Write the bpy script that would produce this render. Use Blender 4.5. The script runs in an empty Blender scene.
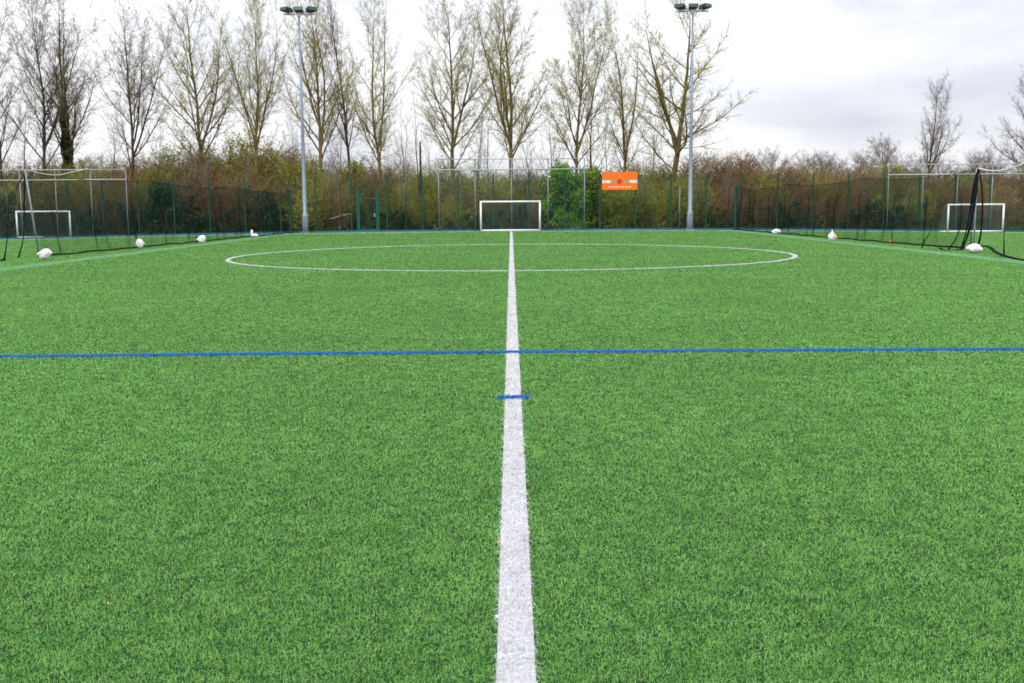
import bpy, math, random
import numpy as np
from mathutils import Vector

R = math.radians
scene = bpy.context.scene
col = scene.collection

# ------------------------------------------------------------------ camera
F, TILT, CAMH, ROLL, CAMX = 1077.0, 0.1262, 1.637, 0.0072, -0.003
CX, CY = 512.0, 341.5
cam_d = bpy.data.cameras.new("camera")
cam_d.sensor_width = 36.0
cam_d.lens = F / 1024 * 36.0
cam_d.clip_start = 0.05
cam_d.clip_end = 3000
cam = bpy.data.objects.new("camera", cam_d)
col.objects.link(cam)
from mathutils import Matrix
cam.matrix_world = (Matrix.Translation((CAMX, 0, CAMH)) @ Matrix.Rotation(R(90) - TILT, 4, 'X')
                    @ Matrix.Rotation(-ROLL, 4, 'Z'))
scene.camera = cam

def gz(x):
    """height of the pitch: laid with a slight fall to both sides so that it drains"""
    x = np.clip(np.abs(x), 0, 34)
    return -3.1e-4 * x * x

GZ = -0.42

def ray(px, py):
    u, v = (px - CX) / F, (CY - py) / F
    c, s = math.cos(-ROLL), math.sin(-ROLL)
    u, v = u * c - v * s, u * s + v * c
    ct, st = math.cos(TILT), math.sin(TILT)
    return u, ct + v * st, -st + v * ct

def gp(px, py):
    """where on the pitch the photograph shows that point"""
    dx, dy, dz = ray(px, py)
    z = 0.0
    for _ in range(20):
        k = (z - CAMH) / dz
        x = CAMX + dx * k
        z = float(gz(x))
    return x, dy * k, z

def at(px, py, Y):
    dx, dy, dz = ray(px, py)
    k = Y / dy
    return CAMX + dx * k, Y, CAMH + dz * k

# ------------------------------------------------------------------ tagging
def tag(o, label=None, cat=None, group=None, kind=None):
    if label: o["label"] = label
    if cat: o["category"] = cat
    if group: o["group"] = group
    if kind: o["kind"] = kind
    return o

def empty(name, loc=(0, 0, 0), rz=0.0, label=None, cat=None, group=None):
    o = bpy.data.objects.new(name, None)
    o.empty_display_size = 0.2
    o.location = loc
    o.rotation_euler = (0, 0, rz)
    col.objects.link(o)
    return tag(o, label, cat, group)

def copy_tree(o, parent=None):
    c = o.copy()
    col.objects.link(c)
    if parent is not None:
        c.parent = parent
    for ch in list(o.children):
        copy_tree(ch, c)
    return c

# ------------------------------------------------------------------ mesh helpers
def mesh_np(name, verts, loops, starts, mat, parent=None, attr=None, smooth=False, matidx=None):
    me = bpy.data.meshes.new(name)
    nv, nl, nf = len(verts), len(loops), len(starts)
    me.vertices.add(nv); me.loops.add(nl); me.polygons.add(nf)
    me.vertices.foreach_set("co", np.ascontiguousarray(verts, dtype=np.float32).ravel())
    me.loops.foreach_set("vertex_index", np.ascontiguousarray(loops, dtype=np.int32))
    me.polygons.foreach_set("loop_start", np.ascontiguousarray(starts, dtype=np.int32))
    for m in (mat if isinstance(mat, (list, tuple)) else [mat]):
        me.materials.append(m)
    if matidx is not None:
        me.polygons.foreach_set("material_index", np.ascontiguousarray(matidx, dtype=np.int32))
    me.update(calc_edges=True)
    if attr is not None:
        a = me.attributes.new("rnd", 'FLOAT', 'POINT')
        a.data.foreach_set("value", np.ascontiguousarray(attr, dtype=np.float32))
    me.polygons.foreach_set("use_smooth", np.full(nf, bool(smooth)))
    o = bpy.data.objects.new(name, me)
    col.objects.link(o)
    if parent is not None:
        o.parent = parent
    return o

class MB:
    def __init__(s):
        s.v = []; s.f = []
    def poly(s, pts):
        b = len(s.v); s.v += [tuple(p) for p in pts]; s.f.append(tuple(range(b, b + len(pts))))
    def box(s, c, d, rz=0.0, bev=0.0):
        x, y, z = d[0] / 2, d[1] / 2, d[2] / 2
        b = len(s.v); cs, sn = math.cos(rz), math.sin(rz)
        for sz in (-1, 1):
            for sx, sy in ((-1, -1), (1, -1), (1, 1), (-1, 1)):
                px, py = sx * x, sy * y
                s.v.append((c[0] + px * cs - py * sn, c[1] + px * sn + py * cs, c[2] + sz * z))
        s.f += [(b, b + 3, b + 2, b + 1), (b + 4, b + 5, b + 6, b + 7), (b, b + 1, b + 5, b + 4),
                (b + 1, b + 2, b + 6, b + 5), (b + 2, b + 3, b + 7, b + 6), (b + 3, b, b + 4, b + 7)]
    def path(s, pts, r, n=8, cap=True):
        pts = [Vector(p) for p in pts]
        rs = list(r) if isinstance(r, (list, tuple)) else [r] * len(pts)
        t0 = (pts[1] - pts[0]).normalized()
        ref = Vector((0, 0, 1)) if abs(t0.z) < 0.9 else Vector((1, 0, 0))
        side = t0.cross(ref).normalized()
        base = len(s.v)
        for i, p in enumerate(pts):
            t = (pts[min(i + 1, len(pts) - 1)] - pts[max(i - 1, 0)]).normalized()
            side = (side - t * side.dot(t)).normalized()
            up = t.cross(side)
            for k in range(n):
                a = 2 * math.pi * k / n
                q = p + (side * math.cos(a) + up * math.sin(a)) * rs[i]
                s.v.append(tuple(q))
        for i in range(len(pts) - 1):
            for k in range(n):
                a, b2 = base + i * n + k, base + i * n + (k + 1) % n
                s.f.append((a, b2, b2 + n, a + n))
        if cap:
            s.f.append(tuple(base + k for k in reversed(range(n))))
            s.f.append(tuple(base + (len(pts) - 1) * n + k for k in range(n)))
    def build(s, name, mat, parent=None, smooth=False):
        me = bpy.data.meshes.new(name)
        me.from_pydata(s.v, [], s.f)
        me.materials.append(mat)
        me.update()
        if smooth:
            me.polygons.foreach_set("use_smooth", [len(f) <= 4 for f in s.f])
        o = bpy.data.objects.new(name, me)
        col.objects.link(o)
        if parent is not None: o.parent = parent
        return o

def tubes_np(P0, P1, R0, R1, n=3):
    """n-sided sticks for many segments at once -> verts, loops, starts"""
    P0, P1 = np.asarray(P0, float), np.asarray(P1, float)
    R0, R1 = np.asarray(R0, float), np.asarray(R1, float)
    m = len(P0)
    t = P1 - P0
    t /= np.maximum(np.linalg.norm(t, axis=1, keepdims=True), 1e-9)
    ref = np.where(np.abs(t[:, 2:3]) < 0.9, np.array([[0, 0, 1.0]]), np.array([[1.0, 0, 0]]))
    u = np.cross(t, ref); u /= np.linalg.norm(u, axis=1, keepdims=True)
    w = np.cross(t, u)
    a = 2 * np.pi * np.arange(n) / n
    off = u[:, None, :] * np.cos(a)[None, :, None] + w[:, None, :] * np.sin(a)[None, :, None]
    V = np.concatenate([P0[:, None, :] + off * R0[:, None, None],
                        P1[:, None, :] + off * R1[:, None, None]], axis=1)
    k = np.arange(n); k2 = (k + 1) % n
    q = np.stack([k, k2, k2 + n, k + n], 1)
    L = (np.arange(m)[:, None, None] * 2 * n + q[None]).reshape(-1)
    return V.reshape(-1, 3), L, np.arange(m * n) * 4

def quads_np(C, U, W):
    V = np.stack([C - U - W, C + U - W, C + U + W, C - U + W], 1).reshape(-1, 3)
    m = len(C)
    return V, np.arange(m * 4), np.arange(m) * 4

# ------------------------------------------------------------------ materials
def new_mat(name):
    m = bpy.data.materials.new(name); m.use_nodes = True
    nt = m.node_tree
    return m, nt, nt.nodes["Principled BSDF"]

def mat(name, c1, c2=None, rough=0.6, metal=0.0, scale=4.0, bump=0.0, spec=0.4, detail=6, stretch=None, per_obj=0.0):
    """a base colour that wanders between c1 and c2 over the surface"""
    m, nt, b = new_mat(name)
    c2 = c2 or tuple(x * 0.75 for x in c1)
    tc = nt.nodes.new("ShaderNodeTexCoord")
    no = nt.nodes.new("ShaderNodeTexNoise")
    no.inputs["Scale"].default_value = scale
    no.inputs["Detail"].default_value = detail
    src = tc.outputs["Object"]
    if stretch:
        mp = nt.nodes.new("ShaderNodeMapping"); mp.inputs["Scale"].default_value = stretch
        nt.links.new(src, mp.inputs["Vector"]); src = mp.outputs["Vector"]
    nt.links.new(src, no.inputs["Vector"])
    rp = nt.nodes.new("ShaderNodeValToRGB")
    rp.color_ramp.elements[0].position = 0.32; rp.color_ramp.elements[0].color = (*c2, 1)
    rp.color_ramp.elements[1].position = 0.68; rp.color_ramp.elements[1].color = (*c1, 1)
    nt.links.new(no.outputs["Fac"], rp.inputs["Fac"])
    out = rp.outputs["Color"]
    if per_obj:
        oi = nt.nodes.new("ShaderNodeObjectInfo")
        mr = nt.nodes.new("ShaderNodeMapRange")
        mr.inputs["To Min"].default_value = 1 - per_obj; mr.inputs["To Max"].default_value = 1 + per_obj
        nt.links.new(oi.outputs["Random"], mr.inputs["Value"])
        hs = nt.nodes.new("ShaderNodeHueSaturation")
        nt.links.new(mr.outputs["Result"], hs.inputs["Value"])
        nt.links.new(out, hs.inputs["Color"]); out = hs.outputs["Color"]
    nt.links.new(out, b.inputs["Base Color"])
    b.inputs["Roughness"].default_value = rough
    b.inputs["Metallic"].default_value = metal
    b.inputs["Specular IOR Level"].default_value = spec
    if bump:
        bp = nt.nodes.new("ShaderNodeBump"); bp.inputs["Strength"].default_value = bump
        nt.links.new(no.outputs["Fac"], bp.inputs["Height"]); nt.links.new(bp.outputs["Normal"], b.inputs["Normal"])
    return m

def fibre_mat(name, stops, rough=0.55, spec=0.25, patch=0.0, scale=0.5):
    """plastic turf fibres: every fibre has its own tone (attribute), large worn patches over it"""
    m, nt, b = new_mat(name)
    at_ = nt.nodes.new("ShaderNodeAttribute"); at_.attribute_name = "rnd"
    rp = nt.nodes.new("ShaderNodeValToRGB")
    el = rp.color_ramp.elements
    el[0].position, el[0].color = stops[0][0], (*stops[0][1], 1)
    el[1].position, el[1].color = stops[-1][0], (*stops[-1][1], 1)
    for p, c in stops[1:-1]:
        e = el.new(p); e.color = (*c, 1)
    nt.links.new(at_.outputs["Fac"], rp.inputs["Fac"])
    out = rp.outputs["Color"]
    if patch:
        ge = nt.nodes.new("ShaderNodeNewGeometry")
        no = nt.nodes.new("ShaderNodeTexNoise"); no.inputs["Scale"].default_value = scale; no.inputs["Detail"].default_value = 5
        nt.links.new(ge.outputs["Position"], no.inputs["Vector"])
        mr = nt.nodes.new("ShaderNodeMapRange")
        mr.inputs["From Min"].default_value = 0.3; mr.inputs["From Max"].default_value = 0.7
        mr.inputs["To Min"].default_value = 1 - patch; mr.inputs["To Max"].default_value = 1 + patch
        nt.links.new(no.outputs["Fac"], mr.inputs["Value"])
        hs = nt.nodes.new("ShaderNodeHueSaturation")
        nt.links.new(mr.outputs["Result"], hs.inputs["Value"]); nt.links.new(out, hs.inputs["Color"]); out = hs.outputs["Color"]
    nt.links.new(out, b.inputs["Base Color"])
    b.inputs["Roughness"].default_value = rough
    b.inputs["Specular IOR Level"].default_value = spec
    return m

M = {}
M["turf_sheet"] = mat("turf_sheet", (0.022, 0.062, 0.014), (0.010, 0.03, 0.010), rough=0.95, scale=6, spec=0.1)
M["turf"] = fibre_mat("turf_fibre", [(0.0, (0.045, 0.150, 0.025)), (0.45, (0.140, 0.355, 0.070)), (0.85, (0.220, 0.455, 0.125)), (1.0, (0.32, 0.42, 0.13))], patch=0.10, scale=0.35, spec=0.12, rough=0.65)
M["white_fibre"] = fibre_mat("white_fibre", [(0.0, (0.09, 0.11, 0.11)), (0.35, (0.48, 0.48, 0.50)), (1.0, (0.72, 0.71, 0.73))], rough=0.6)
M["white_base"] = mat("white_base", (0.55, 0.55, 0.58), (0.35, 0.36, 0.38), rough=0.95, scale=60)
M["blue_fibre"] = fibre_mat("blue_fibre", [(0.0, (0.0, 0.06, 0.27)), (1.0, (0.004, 0.175, 0.56))], rough=0.55)
M["blue_base"] = mat("blue_base", (0.01, 0.08, 0.36), (0.01, 0.05, 0.22), rough=0.95, scale=60)
M["teal_fibre"] = fibre_mat("teal_fibre", [(0.0, (0.11, 0.26, 0.13)), (1.0, (0.22, 0.42, 0.25))], rough=0.6)
M["teal_base"] = mat("teal_base", (0.12, 0.28, 0.14), (0.08, 0.2, 0.10), rough=0.95, scale=40)
M["edging"] = mat("edging_paint", (0.03, 0.16, 0.30), (0.02, 0.11, 0.20), rough=0.6, scale=0.15)
M["earth"] = mat("earth", (0.07, 0.075, 0.03), (0.05, 0.04, 0.022), rough=1.0, scale=0.6, spec=0.1)
M["fence_green"] = mat("fence_green", (0.003, 0.062, 0.032), (0.002, 0.048, 0.025), rough=0.45, scale=3)
M["gate_green"] = mat("gate_green", (0.003, 0.085, 0.06), (0.002, 0.065, 0.046), rough=0.4, scale=3)
M["galv"] = mat("galvanised_steel", (0.42, 0.46, 0.50), (0.30, 0.34, 0.38), rough=0.5, metal=0.25, scale=8)
M["galv_dark"] = mat("weathered_steel", (0.24, 0.28, 0.29), (0.16, 0.20, 0.21), rough=0.55, metal=0.2, scale=6)
M["white_paint"] = mat("white_paint", (0.82, 0.82, 0.83), (0.72, 0.72, 0.74), rough=0.4, scale=5)
M["pole"] = mat("pole_steel", (0.24, 0.29, 0.36), (0.18, 0.22, 0.28), rough=0.5, metal=0.3, scale=2, stretch=(6, 6, 0.5))
M["lamp_green"] = mat("lamp_green", (0.01, 0.075, 0.06), (0.008, 0.05, 0.04), rough=0.4, scale=6)
M["lamp_glass"] = mat("lamp_glass", (0.20, 0.10, 0.09), (0.10, 0.05, 0.05), rough=0.15, scale=6)
M["net_black"] = mat("net_black", (0.010, 0.014, 0.016), (0.006, 0.010, 0.010), rough=0.95, scale=10, spec=0.05)
M["net_green"] = mat("net_green", (0.10, 0.17, 0.17), (0.07, 0.13, 0.13), rough=0.8, scale=10)
M["rope_white"] = mat("rope_white", (0.75, 0.75, 0.72), (0.55, 0.55, 0.52), rough=0.8, scale=30)
M["bag"] = mat("bag_white", (0.85, 0.84, 0.82), (0.60, 0.59, 0.57), rough=0.7, scale=11, bump=0.8)
M["bag_tan"] = mat("bag_tan", (0.72, 0.45, 0.28), (0.6, 0.36, 0.22), rough=0.7, scale=9)
M["orange"] = mat("sign_orange", (0.85, 0.17, 0.008), (0.78, 0.14, 0.006), rough=0.5, scale=1.5)
M["sign_pale"] = mat("sign_pale", (0.85, 0.50, 0.28), (0.8, 0.42, 0.22), rough=0.5, scale=9)
M["sign_white"] = mat("sign_white", (0.80, 0.72, 0.74), (0.5, 0.48, 0.6), rough=0.5, scale=5)
M["sign_photo"] = mat("sign_photo", (0.35, 0.42, 0.16), (0.40, 0.22, 0.14), rough=0.5, scale=8)
M["sign_red"] = mat("sign_red", (0.62, 0.03, 0.015), (0.5, 0.02, 0.01), rough=0.5, scale=8)
M["marker_orange"] = mat("marker_orange", (0.75, 0.20, 0.03), rough=0.5)
M["bark"] = mat("bark", (0.19, 0.14, 0.06), (0.085, 0.07, 0.032), rough=0.95, scale=5, bump=0.5, stretch=(3, 3, 0.6), spec=0.15)
M["bark_grey"] = mat("bark_grey", (0.075, 0.06, 0.045), (0.038, 0.032, 0.027), rough=0.95, scale=5, bump=0.5, stretch=(3, 3, 0.6), spec=0.15)
M["twig_olive"] = mat("twig_olive", (0.28, 0.25, 0.055), (0.15, 0.13, 0.032), rough=0.9, scale=0.5, spec=0.1)
M["twig_grey"] = mat("twig_grey", (0.19, 0.15, 0.085), (0.105, 0.08, 0.052), rough=0.9, scale=0.5, spec=0.1)
M["twig_pale"] = mat("twig_pale", (0.20, 0.17, 0.15), (0.13, 0.11, 0.10), rough=0.9, scale=0.5, spec=0.1)
M["bud"] = mat("catkin", (0.34, 0.32, 0.07), (0.24, 0.20, 0.05), rough=0.8, scale=0.7, spec=0.1)
M["brown_twig"] = mat("brown_twig", (0.24, 0.17, 0.066), (0.11, 0.078, 0.032), rough=0.95, scale=0.7, spec=0.1, per_obj=0.3)
M["red_twig"] = mat("red_twig", (0.225, 0.13, 0.06), (0.11, 0.066, 0.036), rough=0.95, scale=0.7, spec=0.1, per_obj=0.25)
M["olive_twig"] = mat("olive_twig_shrub", (0.26, 0.245, 0.055), (0.14, 0.135, 0.033), rough=0.95, scale=0.7, spec=0.1, per_obj=0.3)
M["olive_leaf"] = mat("olive_leaf", (0.19, 0.25, 0.03), (0.13, 0.15, 0.025), rough=0.7, scale=0.8, spec=0.2, per_obj=0.25)
M["dead_leaf"] = mat("dead_leaf", (0.15, 0.085, 0.04), (0.08, 0.05, 0.025), rough=0.9, scale=0.8, spec=0.1, per_obj=0.2)
M["ivy"] = mat("ivy_leaf", (0.028, 0.07, 0.018), (0.012, 0.032, 0.01), rough=0.5, scale=1.5, spec=0.3)
M["bright_leaf"] = mat("bright_leaf", (0.145, 0.32, 0.022), (0.065, 0.16, 0.013), rough=0.6, scale=1.2, spec=0.25)
M["mid_leaf"] = mat("mid_leaf", (0.18, 0.25, 0.026), (0.09, 0.14, 0.016), rough=0.6, scale=1.2, spec=0.25)
M["grass_wild"] = mat("grass_wild", (0.06, 0.15, 0.025), (0.045, 0.07, 0.02), rough=0.8, scale=0.4, spec=0.15)
M["log"] = mat("log_wood", (0.36, 0.33, 0.29), (0.22, 0.2, 0.17), rough=0.9, scale=3)

# ------------------------------------------------------------------ ground
def sheet(name, x0, x1, y0, y1, z, material, nx=1, fun=None):
    xs = np.linspace(x0, x1, nx + 1)
    v = []; f = []
    for x in xs:
        zz = z + (float(fun(x)) if fun else 0.0)
        v += [(x, y0, zz), (x, y1, zz)]
    for i in range(nx):
        f.append((2 * i, 2 * i + 2, 2 * i + 3, 2 * i + 1))
    me = bpy.data.meshes.new(name); me.from_pydata(v, [], f); me.materials.append(material); me.update()
    o = bpy.data.objects.new(name, me); col.objects.link(o)
    return o

g = sheet("ground", -900, 900, -400, 1500, GZ, M["earth"]); tag(g, kind="structure")
PITCH_END = 70.6
p = sheet("pitch", -70, 70, -14, PITCH_END, 0, M["turf_sheet"], 140, gz); tag(p, kind="structure")

# ---- value noise for the lie of the fibres
rng = np.random.default_rng(7)
def vnoise(x, y, s, seed):
    r = np.random.default_rng(seed).random((256, 256))
    X, Y = x / s, y / s
    i, j = np.floor(X).astype(int), np.floor(Y).astype(int)
    fx, fy = X - i, Y - j
    fx = fx * fx * (3 - 2 * fx); fy = fy * fy * (3 - 2 * fy)
    i0, i1, j0, j1 = i % 256, (i + 1) % 256, j % 256, (j + 1) % 256
    return (r[i0, j0] * (1 - fx) + r[i1, j0] * fx) * (1 - fy) + (r[i0, j1] * (1 - fx) + r[i1, j1] * fx) * fy

BH = 0.024
CIRC_Y = 35.96
BLUE_Y = 11.90
LINE_W = 0.140
TEAL_X = 14.0
def net_x(y, side):
    return side * (14.35 + (69.0 - y) * 0.012)
END_Y = 67.0

def sample(dens_fun, lims, margin=3.6):
    xs, ys = [], []
    edges = np.geomspace(lims[0], lims[1], 60)
    for a, b in zip(edges[:-1], edges[1:]):
        d = 0.5 * (a + b)
        hw = 0.5 * d * 1024 / F * 1.12 + margin
        n = int(dens_fun(d) * 2 * hw * (b - a))
        xs.append(rng.uniform(-hw, hw, n)); ys.append(rng.uniform(a, b, n))
    return np.concatenate(xs), np.concatenate(ys)

def wid(d): return np.maximum(0.0014, 0.00042 * d)
def dens(d): return 2.3 * (d / CAMH) / (wid(d) * BH) * 1.0 / (d / CAMH) ** 2 if d > 0 else 0

def dens(d):
    hidden = BH * d / CAMH                       # strip of ground one fibre hides
    return np.interp(d, [2.2, 3, 8, 20], [.7, 1.05, 2.5, 3.6]) / (wid(d) * hidden)

FL = 0.0168

def fibres(name, x, y, material, hmul=1.0, bright=0.0, parent=None):
    n = len(x)
    d = np.hypot(x, y)
    n1 = vnoise(x, y, 0.07, 1); n2 = vnoise(x, y, 0.33, 2); n3 = vnoise(x, y, 1.7, 3)
    lie = 2 * np.pi * (0.9 * n2 + 0.3 * n3) + rng.normal(0, 2.0, n)
    L = FL * hmul * rng.uniform(0.75, 1.4, n) * (0.9 + 0.2 * n1 + 0.06 * n2)
    lean = rng.uniform(0.45, 1.5, n)
    dx, dy = np.cos(lie), np.sin(lie)
    wa = lie + np.pi / 2 + rng.normal(0, 0.8, n)
    w = wid(d) * rng.uniform(0.7, 1.3, n) * 0.5
    wx, wy = np.cos(wa) * w, np.sin(wa) * w
    z0 = gz(x)
    mx, my, mz = x + dx * L * 0.30 * lean, y + dy * L * 0.30 * lean, z0 + L * 0.62
    tx, ty = x + dx * L * 0.95 * lean, y + dy * L * 0.95 * lean
    tz = z0 + L * np.maximum(.12, 1.05 - 0.55 * lean)
    V = np.empty((n, 6, 3), np.float32)
    V[:, 0] = np.stack([x - wx, y - wy, z0], 1); V[:, 1] = np.stack([x + wx, y + wy, z0], 1)
    V[:, 2] = np.stack([mx + wx, my + wy, mz], 1); V[:, 3] = np.stack([mx - wx, my - wy, mz], 1)
    V[:, 4] = np.stack([tx + wx * .45, ty + wy * .45, tz], 1); V[:, 5] = np.stack([tx - wx * .45, ty - wy * .45, tz], 1)
    q = np.array([[0, 1, 2, 3], [3, 2, 4, 5]])
    loops = (np.arange(n)[:, None, None] * 6 + q[None]).reshape(-1)
    rnd = np.clip(0.5 + rng.normal(0, 0.17, n) + (n1 - 0.5) * 0.38 + (n2 - 0.5) * 0.10 + bright, 0, 1)
    rnd = np.where((rnd > 0.97) & (rng.random(n) < 0.8), 0.8, rnd)
    return mesh_np(name, V.reshape(-1, 3), loops, np.arange(n * 2) * 4, material, parent, np.repeat(rnd, 6))

x, y = sample(dens, (2.2, PITCH_END - 0.3))
jx = x + rng.normal(0, 0.005, len(x)); jy = y + rng.normal(0, 0.005, len(x))
rad = np.hypot(jx, jy - CIRC_Y)
tick = (np.abs(jy - gp(513, 398.3)[1]) < 0.045) & (np.abs(jx - 0.005) < 0.125)
blue = np.abs(jy - BLUE_Y) < 0.078
half = (np.abs(jx - 0.003) < LINE_W / 2) & (y < END_Y)
circ = np.abs(rad - 9.15) < 0.06
goal = np.abs(jy - END_Y) < 0.09
cls = np.zeros(len(x), int)
for k, msk in ((5, goal), (4, circ), (3, half), (2, blue), (1, tick)):
    cls[msk] = k
t = fibres("turf", x[cls == 0], y[cls == 0], M["turf"])
tag(t, "short bright green artificial turf fibres covering the whole pitch", "artificial turf", kind="stuff")

def extra(n_per_m, length, w, f, h0=1.0):
    n = int(n_per_m * length * w)
    return f(rng.random(n), rng.random(n) - 0.5)

def line_obj(name, label, k, material, base_mat, strips, extra_xy=None, boost=5.0, hm=1.45):
    """a marking: coloured fibres over a coloured strip of backing"""
    e = sheet_poly(name, strips, base_mat)
    tag(e, label, "pitch marking", kind="structure")
    X, Y = x[cls == k], y[cls == k]
    ex = []; ey = []
    for qd in strips:
        q = np.array(qd); cy_ = q[:, 1].mean(); cx_ = q[:, 0].mean()
        d_ = math.hypot(cx_, cy_)
        if cy_ < 2.5: continue
        if abs(cx_) > .62 * cy_ + 2: continue
        ys_ = np.array([d_])
        ar = .5 * abs(np.dot(q[:, 0], np.roll(q[:, 1], 1)) - np.dot(q[:, 1], np.roll(q[:, 0], 1)))
        nn = int(ar * dens(d_) * boost) + 1
        u_ = rng.random((nn, 1)); v_ = rng.random((nn, 1))
        pp = (q[0] * (1 - u_) + q[1] * u_) * (1 - v_) + (q[3] * (1 - u_) + q[2] * u_) * v_
        ex.append(pp[:, 0]); ey.append(pp[:, 1])
    if ex:
        X = np.concatenate([X] + ex); Y = np.concatenate([Y] + ey)
    if extra_xy is not None:
        X = np.concatenate([X, extra_xy[0]]); Y = np.concatenate([Y, extra_xy[1]])
    # the fibres belong to the same object: append them
    fo = fibres(name + "_fibres", X, Y, material, hmul=hm, bright=0.05)
    fo.name = "line_fibres"
    fo.parent = e
    return e

def sheet_poly(name, quads, material):
    v = []; f = []
    for qd in quads:
        b = len(v)
        v += [(a, c, float(gz(a)) + 0.004) for a, c in qd]
        f.append(tuple(range(b, b + len(qd))))
    me = bpy.data.meshes.new(name); me.from_pydata(v, [], f); me.materials.append(material); me.update()
    o = bpy.data.objects.new(name, me); col.objects.link(o)
    return o

TY = gp(513, 398.3)[1]
segs = [(-6.0, TY - 0.06), (TY + 0.06, BLUE_Y - 0.05), (BLUE_Y + 0.05, END_Y - 0.09)]
line_obj("halfway_line", "long white fibre line running from the foreground straight to the far goal", 3, M["white_fibre"], M["white_base"],
         [[(-.066, a), (.072, a), (.072, b), (-.066, b)] for a_, b_ in segs for a, b in zip(np.linspace(a_, b_, max(2, int((b_ - a_) / 1.5)))[:-1], np.linspace(a_, b_, max(2, int((b_ - a_) / 1.5)))[1:])], boost=.45, hm=1.2)
xs_ = np.linspace(-40, 40, 81)
line_obj("blue_line", "thin blue fibre line crossing the pitch from side to side", 2, M["blue_fibre"], M["blue_base"],
         [[(a, BLUE_Y - .076), (b, BLUE_Y - .076), (b, BLUE_Y + .076), (a, BLUE_Y + .076)] for a, b in zip(xs_[:-1], xs_[1:])])
line_obj("blue_tick", "short blue dash laid across the white halfway line", 1, M["blue_fibre"], M["blue_base"],
         [[(-.122, TY - .07), (.132, TY - .07), (.132, TY + .07), (-.122, TY + .07)]], boost=5)
ang = np.linspace(0, 2 * np.pi, 181)
line_obj("centre_circle", "large white fibre circle in the middle of the pitch", 4, M["white_fibre"], M["white_base"],
         [[(9.09 * math.cos(a), CIRC_Y + 9.09 * math.sin(a)), (9.21 * math.cos(a), CIRC_Y + 9.21 * math.sin(a)),
           (9.21 * math.cos(b), CIRC_Y + 9.21 * math.sin(b)), (9.09 * math.cos(b), CIRC_Y + 9.09 * math.sin(b))]
          for a, b in zip(ang[:-1], ang[1:]) if abs(math.cos((a + b) / 2) * 9.15) > 0.1])
line_obj("goal_line", "white fibre line along the far end of the pitch in front of the goals", 5, M["white_fibre"], M["white_base"],
         [[(a, END_Y - .09), (b, END_Y - .09), (b, END_Y + .09), (a, END_Y + .09)] for a, b in zip(xs_[:-1], xs_[1:])])

# faded teal strip under each dividing net
def strip(side, label):
    ys = np.linspace(14, 68, 40)
    xo = lambda yy: net_x(yy, side) - side * 0.05
    wdt = 0.85
    qd = [[(xo(a) - side * wdt, a), (xo(a), a), (xo(b), b), (xo(b) - side * wdt, b)] for a, b in zip(ys[:-1], ys[1:])]
    if side > 0: qd = [list(reversed(q)) for q in qd]
    qd = [list(reversed(q)) for q in qd]
    o = sheet_poly("faded_strip", qd, M["teal_base"])
    tag(o, label, "pitch marking", kind="structure")
    n = 26000
    yy = 14 + 54 * rng.random(n) ** 1.0
    xx = xo(yy) - side * wdt * rng.random(n)
    f = fibres("line_fibres", xx, yy, M["teal_fibre"], hmul=1.12)
    f.parent = o
strip(-1, "faded greenish strip of turf beside the left dividing net")
strip(1, "faded greenish strip of turf beside the right dividing net")

def dash(px0, px1, py, label):
    a = gp(px0, py); b = gp(px1, py)
    yy = a[1]
    o = sheet_poly("faded_dash", [[(a[0], yy - .2), (b[0], yy - .2), (b[0], yy + .2), (a[0], yy + .2)]], M["teal_base"])
    tag(o, label, "pitch marking", kind="structure")
    n = 1500
    f = fibres("line_fibres", rng.uniform(a[0], b[0], n), rng.uniform(yy - .2, yy + .2, n), M["teal_fibre"], hmul=1.12)
    f.parent = o
dash(385, 400, 234.3, "short faded blue green dash on the turf in front of the far gate")
dash(620, 639, 233.6, "short faded blue green dash on the turf below the orange board")

# ------------------------------------------------------------------ far end: fence, ball-stop frames, goals
FENCE_Y = 69.5
SP = 35.2 * FENCE_Y / F
X0 = at(529, 231, FENCE_Y)[0]
FH = 3.58
def box_wire(mb, a, b, w):
    mb.path([a, b], w, n=4, cap=False)

fence = empty("perimeter_fence", (0, FENCE_Y, 0), label="tall green wire mesh fence along the far end of the pitch", cat="fence")
pm = MB(); pm.box((0, 0, FH / 2 + .01 - .15), (0.085, 0.085, FH + .3)); pm.box((0, 0, FH + .025), (0.095, 0.095, 0.03))
post0 = pm.build("post", M["fence_green"], fence)
wm = MB()
nv = 45
for i in range(1, nv):
    xx = SP * i / nv
    wm.path([(xx, 0, 0.04), (xx, 0, FH - .06)], 0.0027, n=3, cap=False)
for k in range(19):
    zz = 0.05 + k * (FH - .12) / 18
    for yy in (-.006, .006):
        wm.path([(0.03, yy, zz), (SP - 0.03, yy, zz)], 0.0033, n=3, cap=False)
pan0 = wm.build("mesh_panel", M["fence_green"], fence)
lo, hi = -21, 17
first = True
for i in range(lo, hi + 1):
    X = X0 + i * SP
    a = post0 if first else post0.copy(); b = pan0 if first else pan0.copy()
    if not first:
        col.objects.link(a); col.objects.link(b); a.parent = fence; b.parent = fence
    z = float(gz(X))
    a.location = (X, 0, z); b.location = (X, 0, z)
    first = False

# blue edging board at the fence foot
mb = MB()
for a, b in zip(xs_[:-1], xs_[1:]):
    z = float(gz((a + b) / 2))
    mb.box(((a + b) / 2, 69.30, z + .05), (1.0, .04, .11))
tag(mb.build("edging_board", M["edging"]), "low blue edging board along the foot of the far fence", "edging board")

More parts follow.
